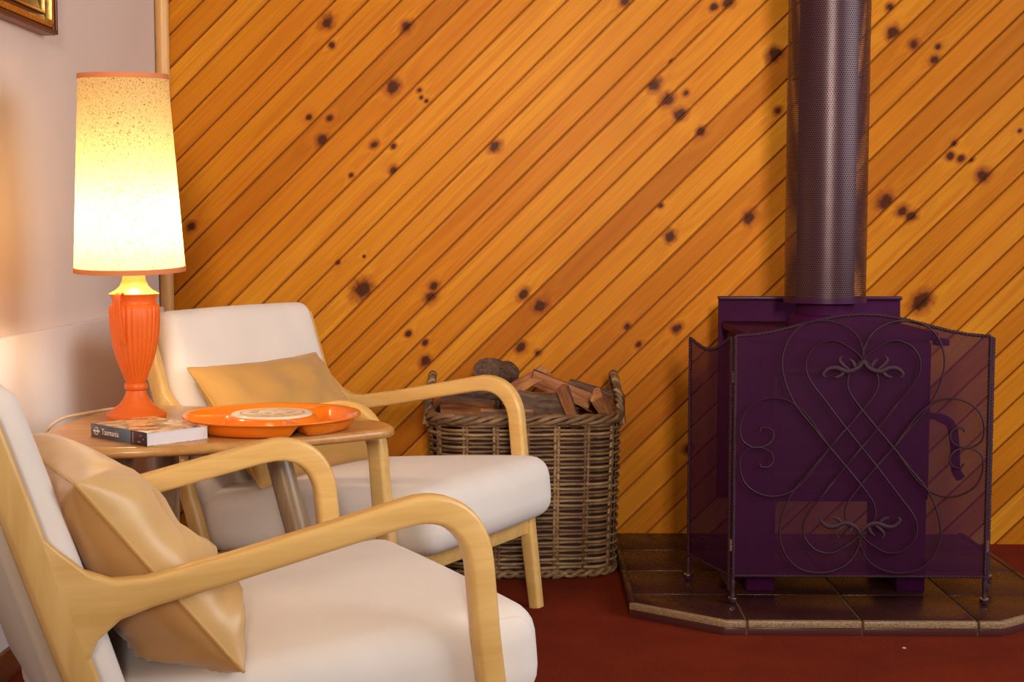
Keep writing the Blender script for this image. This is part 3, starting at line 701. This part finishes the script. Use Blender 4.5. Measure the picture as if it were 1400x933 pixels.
# cord over the table edge and down to the socket
M['cord'] = simple('cream_cord', (0.62, 0.45, 0.26), 0.5)
cord = tube('power_cord', 'cord', catmull([(-0.905, 3.125, TZ + 0.004), (-0.945, 3.15, TZ + 0.010), (-0.985, 3.10, TZ + 0.008), (-1.018, 3.01, TZ + 0.006), (-1.040, 2.97, TZ - 0.02), (-1.06, 3.02, 0.48), (-1.08, 3.2, 0.33), (-1.10, 3.40, 0.30), (-1.135, 3.52, 0.335), (-1.150, 3.565, 0.352)], 8), 0.0032, n=8)
tag(cord, 'thin cream lamp cord trailing over the edge of the side table', 'cord')
ws = empty('wall_socket', (WX + 0.0205, 3.575, 0.365)); tag(ws, 'round white wall socket low on the white panel below the side table', 'socket')
pl = lathe('plate', 'white_paint', [(0.046, 0.0), (0.046, 0.004), (0.043, 0.008), (0.034, 0.009)], 40, ws); pl.matrix_local = Matrix.Rotation(R(90), 4, 'Y')
rg = lathe('rim', 'iron', [(0.0462, 0.0), (0.0475, 0.0015), (0.0475, 0.004), (0.0462, 0.0045)], 40, ws, closed_ends=False); rg.matrix_local = Matrix.Rotation(R(90), 4, 'Y')
for yy in (-0.008, 0.010):
    box('slot', 'iron', (0.0085, yy - 0.002, -0.008), (0.0105, yy + 0.002, 0.006), ws)

# ------------------------------------------------------------------ divided serving tray
tray = empty('serving_tray', (-0.549, 2.914, TZ)); tag(tray, 'round orange divided serving tray with patterned centre on the side table', 'tray')
RT_ = 0.182; NR, NA = 44, 144
def trz(rn, a):
    """height of the tray's upper skin"""
    if rn < 0.47: return 0.028
    if rn > 0.955: return 0.028 + 0.003 * math.sin((rn - 0.955) / 0.045 * math.pi / 2)
    dv = min(abs((math.degrees(a) - t + 180) % 360 - 180) for t in (180, 300, 60)) * math.pi / 180 * rn * RT_
    e = min((rn - 0.47) * RT_, (0.955 - rn) * RT_, dv - 0.004)
    t = max(0, min(1, e / 0.020)); t = t * t * (3 - 2 * t)
    return 0.028 - 0.0235 * t
V = []; F = []
for i in range(NR + 1):
    rn = i / NR
    for k in range(NA): a = 2 * math.pi * k / NA; V.append((RT_ * rn * math.cos(a), RT_ * rn * math.sin(a), trz(rn, a)))
for i in range(NR):
    for k in range(NA): F.append((i * NA + k, i * NA + (k + 1) % NA, (i + 1) * NA + (k + 1) % NA, (i + 1) * NA + k))
bm = bmesh.new(); me = mesh('tray', V, F); bm.from_mesh(me); bmesh.ops.remove_doubles(bm, verts=bm.verts, dist=1e-6); bmesh.ops.recalc_face_normals(bm, faces=bm.faces)
if sum(f.normal.z for f in bm.faces) < 0: bmesh.ops.reverse_faces(bm, faces=bm.faces)
bm.to_mesh(me); bm.free()
M['orange_plastic'] = simple('orange_melamine', (0.86, 0.20, 0.010), 0.16, 0, 0.5)
to = link('tray_body', me, 'orange_plastic', tray); so = to.modifiers.new('thickness', 'SOLIDIFY'); so.thickness = 0.0035; so.offset = -1
m = NT('floral_tile_print'); s2 = m.n('SeparateXYZ'); m.set(s2.inputs[0], m.obj())
rr = m.math('SQRT', m.math('ADD', m.math('MULTIPLY', s2.outputs[0], s2.outputs[0]), m.math('MULTIPLY', s2.outputs[1], s2.outputs[1])))
an = m.math('ARCTAN2', s2.outputs[1], s2.outputs[0])
cream = (0.80, 0.62, 0.36, 1)
vor = m.n('TexVoronoi'); m.set(vor.inputs['Vector'], m.obj()); vor.inputs['Scale'].default_value = 52
flw = m.ramp(vor.outputs['Distance'], [(0.36, (1, 1, 1)), (0.46, (0, 0, 0))])
pcol = m.ramp(m.n('SeparateColor', i_0=vor.outputs['Color']).outputs[0], [(0.0, (0.62, 0.20, 0.07)), (0.35, (0.72, 0.34, 0.10)), (0.55, (0.20, 0.22, 0.09)), (0.8, (0.70, 0.42, 0.14)), (1, (0.30, 0.22, 0.12))], 'CONSTANT')
inn = m.math('LESS_THAN', rr, 0.060)
c = m.mix(m.math('MULTIPLY', m.math('MULTIPLY', flw, inn), 0.95), cream, pcol)
ring = m.math('COMPARE', rr, 0.0645, 0.0016)
c = m.mix(ring, c, (0.36, 0.17, 0.05, 1)); c = m.mix(m.math('GREATER_THAN', rr, 0.070), c, (0.85, 0.74, 0.55, 1)); m.col(c); m.p(Roughness=0.2); M['tileprint'] = m.m
lathe('centre_tile', 'tileprint', [(0.083, 0.0282), (0.083, 0.031), (0.0815, 0.0322), (0.078, 0.0326), (0.001, 0.0326)], 72, tray)

# ------------------------------------------------------------------ guide book
BL_, BW_, BT_ = 0.198, 0.141, 0.027
bk = empty('guide_book', (-0.738, 2.652, TZ), R(-42)); tag(bk, 'thick paperback travel guide with blue spine lying on the side table', 'book')
# local: spine along -x from the origin corner, pages extend in +y
m = NT('photo_cover'); n1 = m.noise(m.obj(), 26, 4, 0.6, 0.8); n2 = m.noise(m.mapping(m.obj(), (18, 40, 1)), 1.6, 3)
cc = m.ramp(n1, [(0.30, (0.05, 0.03, 0.04)), (0.42, (0.25, 0.11, 0.07)), (0.52, (0.62, 0.36, 0.11)), (0.62, (0.72, 0.52, 0.30)), (0.75, (0.30, 0.14, 0.12))])
m.col(m.mix(m.ramp(n2, [(0.62, (0, 0, 0)), (0.7, (0.7,) * 3)]), cc, (0.6, 0.5, 0.48, 1))); m.p(Roughness=0.22); M['cover'] = m.m
m = NT('blue_spine'); s2 = m.n('SeparateXYZ'); m.set(s2.inputs[0], m.obj())
fx = m.math('DIVIDE', m.math('ADD', s2.outputs[0], BL_), BL_)
m.col(m.ramp(fx, [(0.0, (0.055, 0.030, 0.045)), (0.40, (0.060, 0.050, 0.080)), (0.72, (0.11, 0.17, 0.24)), (0.725, (0.075, 0.025, 0.03)), (1.0, (0.05, 0.02, 0.03))])); m.p(Roughness=0.25); M['spine'] = m.m
m = NT('page_block'); wv = m.n('TexWave', wave_type='BANDS', bands_direction='Z'); m.set(wv.inputs[0], m.obj()); wv.inputs['Scale'].default_value = 420
m.col(m.ramp(wv.outputs['Fac'], [(0.2, (0.62, 0.58, 0.62)), (0.8, (0.82, 0.78, 0.82))])); m.p(Roughness=0.8); M['pages'] = m.m
box('page_block', 'pages', (-BL_ + 0.003, 0.0012, 0.0012), (-0.002, BW_ - 0.003, BT_ - 0.0012), bk)
box('back_cover', 'cover', (-BL_, 0.0006, 0.0), (0, BW_, 0.0012), bk, 0.0003)
box('front_cover', 'cover', (-BL_, 0.0006, BT_ - 0.0012), (0, BW_, BT_), bk, 0.0003)
spn = box('spine', 'spine', (-BL_, -0.001, 0.0), (0, 0.0010, BT_), bk, 0.0006)
M['print_white'] = simple('white_print', (0.85, 0.80, 0.78), 0.4)
def text(s, size, loc, parent, mat='print_white'):
    cu = bpy.data.curves.new('lettering', 'FONT'); cu.body = s; cu.size = size; cu.extrude = 0.00015
    tmp = bpy.data.objects.new('tmp_text', cu); COL.objects.link(tmp); bpy.context.view_layer.update()
    me = bpy.data.meshes.new_from_object(tmp.evaluated_get(bpy.context.evaluated_depsgraph_get())); bpy.data.objects.remove(tmp)
    me.materials.clear(); o = link('lettering', me, mat, parent, False); o.location = loc; o.rotation_euler = (R(90), 0, 0); return o
text('Tasmania', 0.0165, (-BL_ + 0.040, -0.0011, 0.0085), spn)
tube('logo_ring', 'print_white', [(-BL_ + 0.021 + 0.0072 * math.cos(t), -0.0011, 0.0135 + 0.0072 * math.sin(t)) for t in [2 * math.pi * i / 28 for i in range(28)]], 0.0007, spn, 6, True)
box('logo_bar', 'print_white', (-BL_ + 0.009, -0.0014, 0.0120), (-BL_ + 0.033, -0.0009, 0.0150), spn)
box('spine_stripe', 'print_white', (-0.0462, -0.0012, 0.003), (-0.0455, -0.0009, BT_ - 0.003), spn)
M['spine_print'] = simple('faded_print', (0.42, 0.30, 0.20), 0.4)
for i, (x, wd) in enumerate(((-0.030, 0.020), (-0.012, 0.006), (-0.022, 0.010))):
    box('spine_print', 'spine_print', (x, -0.0012, 0.006 + 0.006 * i), (x + wd * 0.5, -0.0009, 0.008 + 0.006 * i), spn)

# ------------------------------------------------------------------ log basket
BC = Vector((-0.042, 4.170, 0)); BRZ = R(3); BA_, BB_, BH = 0.272, 0.215, 0.462
bsk = empty('log_basket', BC, BRZ); tag(bsk, 'tall woven willow basket filled with firewood against the pine wall', 'basket')
def sup(t, a, b, e=0.46):
    c, s = math.cos(t), math.sin(t); return Vector((a * math.copysign(abs(c) ** e, c), b * math.copysign(abs(s) ** e, s), 0))
# even arc-length samples of the plan outline
raw = [sup(2 * math.pi * i / 2000, BA_, BB_) for i in range(2000)]; Ls = [0]
for i in range(2000): Ls.append(Ls[-1] + (raw[(i + 1) % 2000] - raw[i]).length)
def outline(fr):
    s = (fr % 1.0) * Ls[-1]; lo, hi = 0, 2000
    while hi - lo > 1:
        md = (lo + hi) // 2
        if Ls[md] <= s: lo = md
        else: hi = md
    t = (s - Ls[lo]) / max(1e-9, Ls[lo + 1] - Ls[lo]); p = raw[lo].lerp(raw[(lo + 1) % 2000], t)
    q = raw[(lo + 3) % 2000] - raw[(lo - 3) % 2000]; nn = Vector((q.y, -q.x, 0)).normalized(); return p, nn
NS = 20
m = NT('willow'); rnd = m.n('ObjectInfo').outputs['Random']; nn_ = m.noise(m.obj(), 30, 3); 
f = m.math('ADD', m.math('MULTIPLY', nn_, 0.7), m.math('MULTIPLY', rnd, 0.35))
m.col(m.ramp(f, [(0.28, (0.085, 0.036, 0.018)), (0.55, (0.21, 0.115, 0.050)), (0.85, (0.44, 0.29, 0.14))])); m.p(Roughness=0.55); M['willow'] = m.m
strand = []
for par in (0, 1):
    V, F = [], []
    pts = []
    for i in range(NS * 10):
        fr = i / (NS * 10); p, nn = outline(fr); ph = math.sin(2 * math.pi * fr * NS / 2 + par * math.pi)
        pts.append(p + nn * (0.0085 * ph) + Vector((0, 0, 0.0016 * noise.noise(Vector((fr * 40, par * 9, 0))))))
    tube_geo(pts, 0.0047, 6, True, V, F); me = fixn(mesh('willow_strand', V, F)); strand.append(me)
def tap(z): return 0.955 + 0.045 * (z / BH)
rows = 36
for i in range(rows):
    z = 0.020 + (BH - 0.045) * i / (rows - 1)
    o = link('willow_strand', strand[i % 2], 'willow', bsk); o.location = (0, 0, z); o.scale = (tap(z), tap(z), 1)
V, F = [], []
tube_geo([(0, 0, z) for z in (0.0, BH * 0.25, BH * 0.5, BH * 0.75, BH - 0.01)], 0.0055, 6, False, V, F); 
for i in range(NS):
    p, nn = outline((i + 0.0) / NS)
    for dd in (-0.0050, 0.0050):
        tg = Vector((-nn.y, nn.x, 0)); V, F = [], []
        tube_geo([(p + tg * dd) * tap(z) + Vector((0, 0, z)) for z in (0.0, BH * 0.5, BH - 0.008)], 0.0048, 6, False, V, F)
        link('stake', mesh('stake', V, F), 'willow', bsk)
for j in range(4):                                 # plaited rim
    pts = []
    for i in range(300):
        fr = i / 300; p, nn = outline(fr); a = 2 * math.pi * (fr * 10) + j * math.pi / 2
        pts.append(p * 1.005 + nn * (0.010 * math.cos(a)) + Vector((0, 0, BH - 0.008 + 0.011 * math.sin(a))))
    tube('rim_strand', 'willow', pts, 0.0068, bsk, 6, True)
for j in range(2):
    pts = []
    for i in range(240):
        fr = i / 240; p, nn = outline(fr); a = 2 * math.pi * (fr * 24) + j * math.pi
        pts.append(p * 0.965 + nn * (0.006 * math.cos(a)) + Vector((0, 0, 0.014 + 0.007 * math.sin(a))))
    tube('foot_strand', 'willow', pts, 0.0065, bsk, 6, True)
for s in (-1, 1):
    for j in range(3):
        pts = []
        for i in range(60):
            u = i / 59; y = -0.085 + 0.17 * u; z = BH - 0.035 + 0.135 * math.sin(math.pi * u) ** 0.62; x = s * (BA_ * 1.0 + 0.010 - 0.016 * math.sin(math.pi * u))
            a = 2 * math.pi * u * 8 + j * 2 * math.pi / 3; pts.append((x + s * 0.007 * math.cos(a), y, z + 0.007 * math.sin(a)))
        tube('handle', 'willow', pts, 0.0066, bsk, 6)
V, F = [], []
bot = [outline(i / 60)[0] * 0.93 for i in range(60)]
F.append(tuple(range(60)));
link('base', mesh('base', [p + Vector((0, 0, 0.018)) for p in bot], F), 'willow', bsk, False)
# a dark inner lining added as shade inside; blocks light through the weave
M['basket_shade'] = simple('dark_shade_liner', (0.030, 0.009, 0.012), 0.9)
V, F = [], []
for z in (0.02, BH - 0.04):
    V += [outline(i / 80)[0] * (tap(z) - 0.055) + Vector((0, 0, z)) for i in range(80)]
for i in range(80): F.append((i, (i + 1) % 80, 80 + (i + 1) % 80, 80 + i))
link('shade_liner', mesh('shade_liner', V, F), 'basket_shade', bsk)

# ------------------------------------------------------------------ firewood
m = NT('split_wood'); v_ = m.mapping(m.obj(), (3, 26, 26)); a = m.noise(v_, 3, 4, 0.6, 0.4); m.col(m.ramp(a, [(0.32, (0.20, 0.060, 0.022)), (0.55, (0.40, 0.155, 0.055)), (0.75, (0.52, 0.25, 0.10))])); m.p(Roughness=0.7); m.bump(a, 0.5, 0.004); M['split'] = m.m
m = NT('log_bark'); a = m.noise(m.mapping(m.obj(), (10, 40, 40)), 2, 5, 0.65); m.col(m.ramp(a, [(0.3, (0.045, 0.018, 0.016)), (0.6, (0.15, 0.085, 0.055)), (0.8, (0.24, 0.165, 0.115))])); m.p(Roughness=0.85); m.bump(a, 0.8, 0.006); M['bark'] = m.m
def log(loc, rot, L, r, kind, label, seed):
    """kind: sector angle of the split piece in degrees (360 = whole round)"""
    rnd = random.Random(seed); V, F, mats = [], [], []
    if kind >= 360: ring = [(r * math.cos(2 * math.pi * i / 20), r * math.sin(2 * math.pi * i / 20), 1) for i in range(20)]
    else:
        ring = [(0.0, -r * 0.25, 0), (r * 0.35 * math.cos(R(-kind / 2)), r * 0.42 * math.sin(R(-kind / 2)) - r * 0.12, 0)]
        ring = [(0.0, 0.0, 0)]
        k = 10
        for i in range(k + 1):
            a = R(-kind / 2 + kind * i / k); ring.append((r * math.cos(a), r * math.sin(a), 1 if 0 < i <= k else 0))
        mid = [(ring[0][0] * (1 - t) + ring[-1][0] * t, ring[0][1] * (1 - t) + ring[-1][1] * t, 0) for t in (0.66, 0.33)]
        ring += mid
        cx = sum(p[0] for p in ring) / len(ring); ring = [(p[0] - cx, p[1], p[2]) for p in ring]
    n = len(ring); NSG = 8
    for i in range(NSG + 1):
        x = -L / 2 + L * i / NSG
        for (a, b, _) in ring:
            d = 0.16 * r * noise.noise(Vector((x * 14, a * 45, b * 45 + seed))) ; e = 0.14 * r * noise.noise(Vector((x * 14 + 9, a * 45 + 5, b * 45 + seed)))
            xe = x + (0.25 * r * noise.noise(Vector((a * 30, b * 30, seed * 3.0))) if i in (0, NSG) else 0)
            V.append((xe, a + d + 0.15 * r * math.sin(x * 9 + seed), b + e))
    for i in range(NSG):
        for k in range(n):
            l = (k + 1) % n; F.append((i * n + k, i * n + l, (i + 1) * n + l, (i + 1) * n + k)); mats.append(1 if (ring[k][2] and ring[l][2]) else 0)
    em = 1 if kind >= 360 else 0
    F.append(tuple(range(n))[::-1]); mats.append(em); F.append(tuple(NSG * n + k for k in range(n))); mats.append(em)
    me = mesh('firewood_log', V, F); me.materials.append(M['split']); me.materials.append(M['bark'])
    for p, mi in zip(me.polygons, mats): p.material_index = mi
    fixn(me); o = link('firewood_log', me, None, None, True); sharp(o, 35)
    o.location = loc; o.rotation_euler = tuple(R(a) for a in rot)
    tag(o, label, 'log', 'firewood in the basket'); return o
log((-0.118, 4.285, 0.555), (0, 8, 70), 0.19, 0.040, 360, 'round grey barked log end, highest piece at the back of the basket', 1)
log((-0.045, 4.20, 0.525), (20, -32, 15), 0.17, 0.045, 60, 'flat split log tilted up to the right below the round grey log', 2)
log((0.075, 4.20, 0.522), (60, 20, -8), 0.19, 0.050, 80, 'reddish split log with grey bark sloping down toward the right handle', 3)
log((0.020, 4.105, 0.480), (150, 6, 10), 0.16, 0.055, 110, 'large orange brown split log lying at the front middle of the basket', 4)
log((0.105, 4.080, 0.480), (100, 68, 25), 0.13, 0.036, 90, 'short pale split chunk standing upright near the front rim', 5)
log((0.175, 4.230, 0.490), (40, 12, -20), 0.16, 0.046, 200, 'dark barked log at the back beside the right handle', 6)
log((-0.160, 4.150, 0.500), (200, -8, 5), 0.16, 0.042, 90, 'pinkish split log half hidden behind the armchair arm', 7)
log((-0.205, 4.090, 0.462), (30, 3, -4), 0.15, 0.045, 200, 'dark log lying low beside the left handle', 8)
log((0.190, 4.100, 0.478), (10, 40, 60), 0.11, 0.036, 100, 'small reddish split block leaning on the right handle', 9)
log((-0.090, 4.070, 0.440), (210, 2, 3), 0.15, 0.036, 120, 'grey brown split log lying lowest along the front rim', 10)
log((-0.150, 4.255, 0.470), (0, 5, 80), 0.20, 0.050, 360, 'thick round log lying low at the back below the highest log', 11)
log((0.050, 4.275, 0.440), (0, 3, 85), 0.19, 0.045, 360, 'thick dark round log at the back behind the sloping reddish log', 12)

# ------------------------------------------------------------------ picture frame on the painted wall
M['gold_leaf'] = simple('antique_gold', (0.62, 0.38, 0.10), 0.28, 0.85, 0.5, (120, 0.35))
M['dark_frame'] = simple('dark_frame_wood', (0.075, 0.020, 0.012), 0.35)
M['red_frame'] = simple('red_brown_frame_side', (0.20, 0.040, 0.015), 0.4)
M['print_dark'] = simple('dark_print', (0.10, 0.05, 0.035), 0.4, 0, 0.5, (25, 0.5))
pf_ = empty('picture_frame', (WX, 3.10, 1.768)); tag(pf_, 'gilded picture frame hanging high on the painted wall', 'picture frame')
FHW, FHH = 0.308, 0.322                            # half extents along y and z
def rail(name, mat, o0, o1, d0, d1, parent, bev=0.002):
    """four mitred rails between insets o0..o1, depths d0..d1 off the wall"""
    for (ax, sg) in (('y', 1), ('y', -1), ('z', 1), ('z', -1)):
        V = []
        for dd in (d0, d1):
            for (ins, e) in ((o0, -1), (o0, 1), (o1, 1), (o1, -1)):
                if ax == 'z': V.append((dd, e * (FHW - ins), sg * (FHH - ins)))
                else: V.append((dd, sg * (FHW - ins), e * (FHH - ins)))
        F = [(0, 1, 2, 3), (7, 6, 5, 4), (0, 4, 5, 1), (1, 5, 6, 2), (2, 6, 7, 3), (3, 7, 4, 0)]
        me = fixn(mesh(name, V, F)); bm = bmesh.new(); bm.from_mesh(me); bmesh.ops.bevel(bm, geom=bm.edges[:], offset=bev, segments=2, affect='EDGES', profile=0.5); bm.to_mesh(me); bm.free()
        sharp(link(name, me, mat, parent), 35)
rail('outer_rail', 'red_frame', 0.0, 0.012, 0.001, 0.034, pf_)
rail('shaded_edge', 'dark_frame', 0.001, 0.010, 0.034, 0.040, pf_)  # dark colour stands in for shadow on this gilt edge
rail('gold_rail', 'gold_leaf', 0.013, 0.030, 0.001, 0.036, pf_, 0.006)
rail('dark_channel', 'dark_frame', 0.031, 0.043, 0.001, 0.022, pf_)
rail('inner_rail', 'gold_leaf', 0.044, 0.050, 0.001, 0.026, pf_)
rail('dark_liner', 'dark_frame', 0.051, 0.075, 0.001, 0.018, pf_)
box('picture', 'print_dark', (0.001, -FHW + 0.0755, -FHH + 0.0755), (0.010, FHW - 0.0755, FHH - 0.0755), pf_)

# ------------------------------------------------------------------ crumbs on the carpet
M['chip'] = simple('pale_wood_chip', (0.62, 0.48, 0.34), 0.8)
def chip(x, y, s, label, seed):
    rnd = random.Random(seed); V = [(s * math.cos(t) * rnd.uniform(0.5, 1.2), 0.5 * s * math.sin(t) * rnd.uniform(0.6, 1.2), 0.0005) for t in [i * math.pi / 3 for i in range(6)]]
    V += [(a * 0.7, b * 0.7, 0.003) for a, b, _ in V]; F = [tuple(range(6))[::-1], tuple(range(6, 12))] + [(i, (i + 1) % 6, 6 + (i + 1) % 6, 6 + i) for i in range(6)]
    o = link('wood_chip', mesh('wood_chip', V, F), 'chip', None, False); o.location = (x, y, 0); tag(o, label, 'wood chip')
chip(0.865, 3.305, 0.008, 'tiny pale wood chip on the red carpet in front of the hearth', 3)
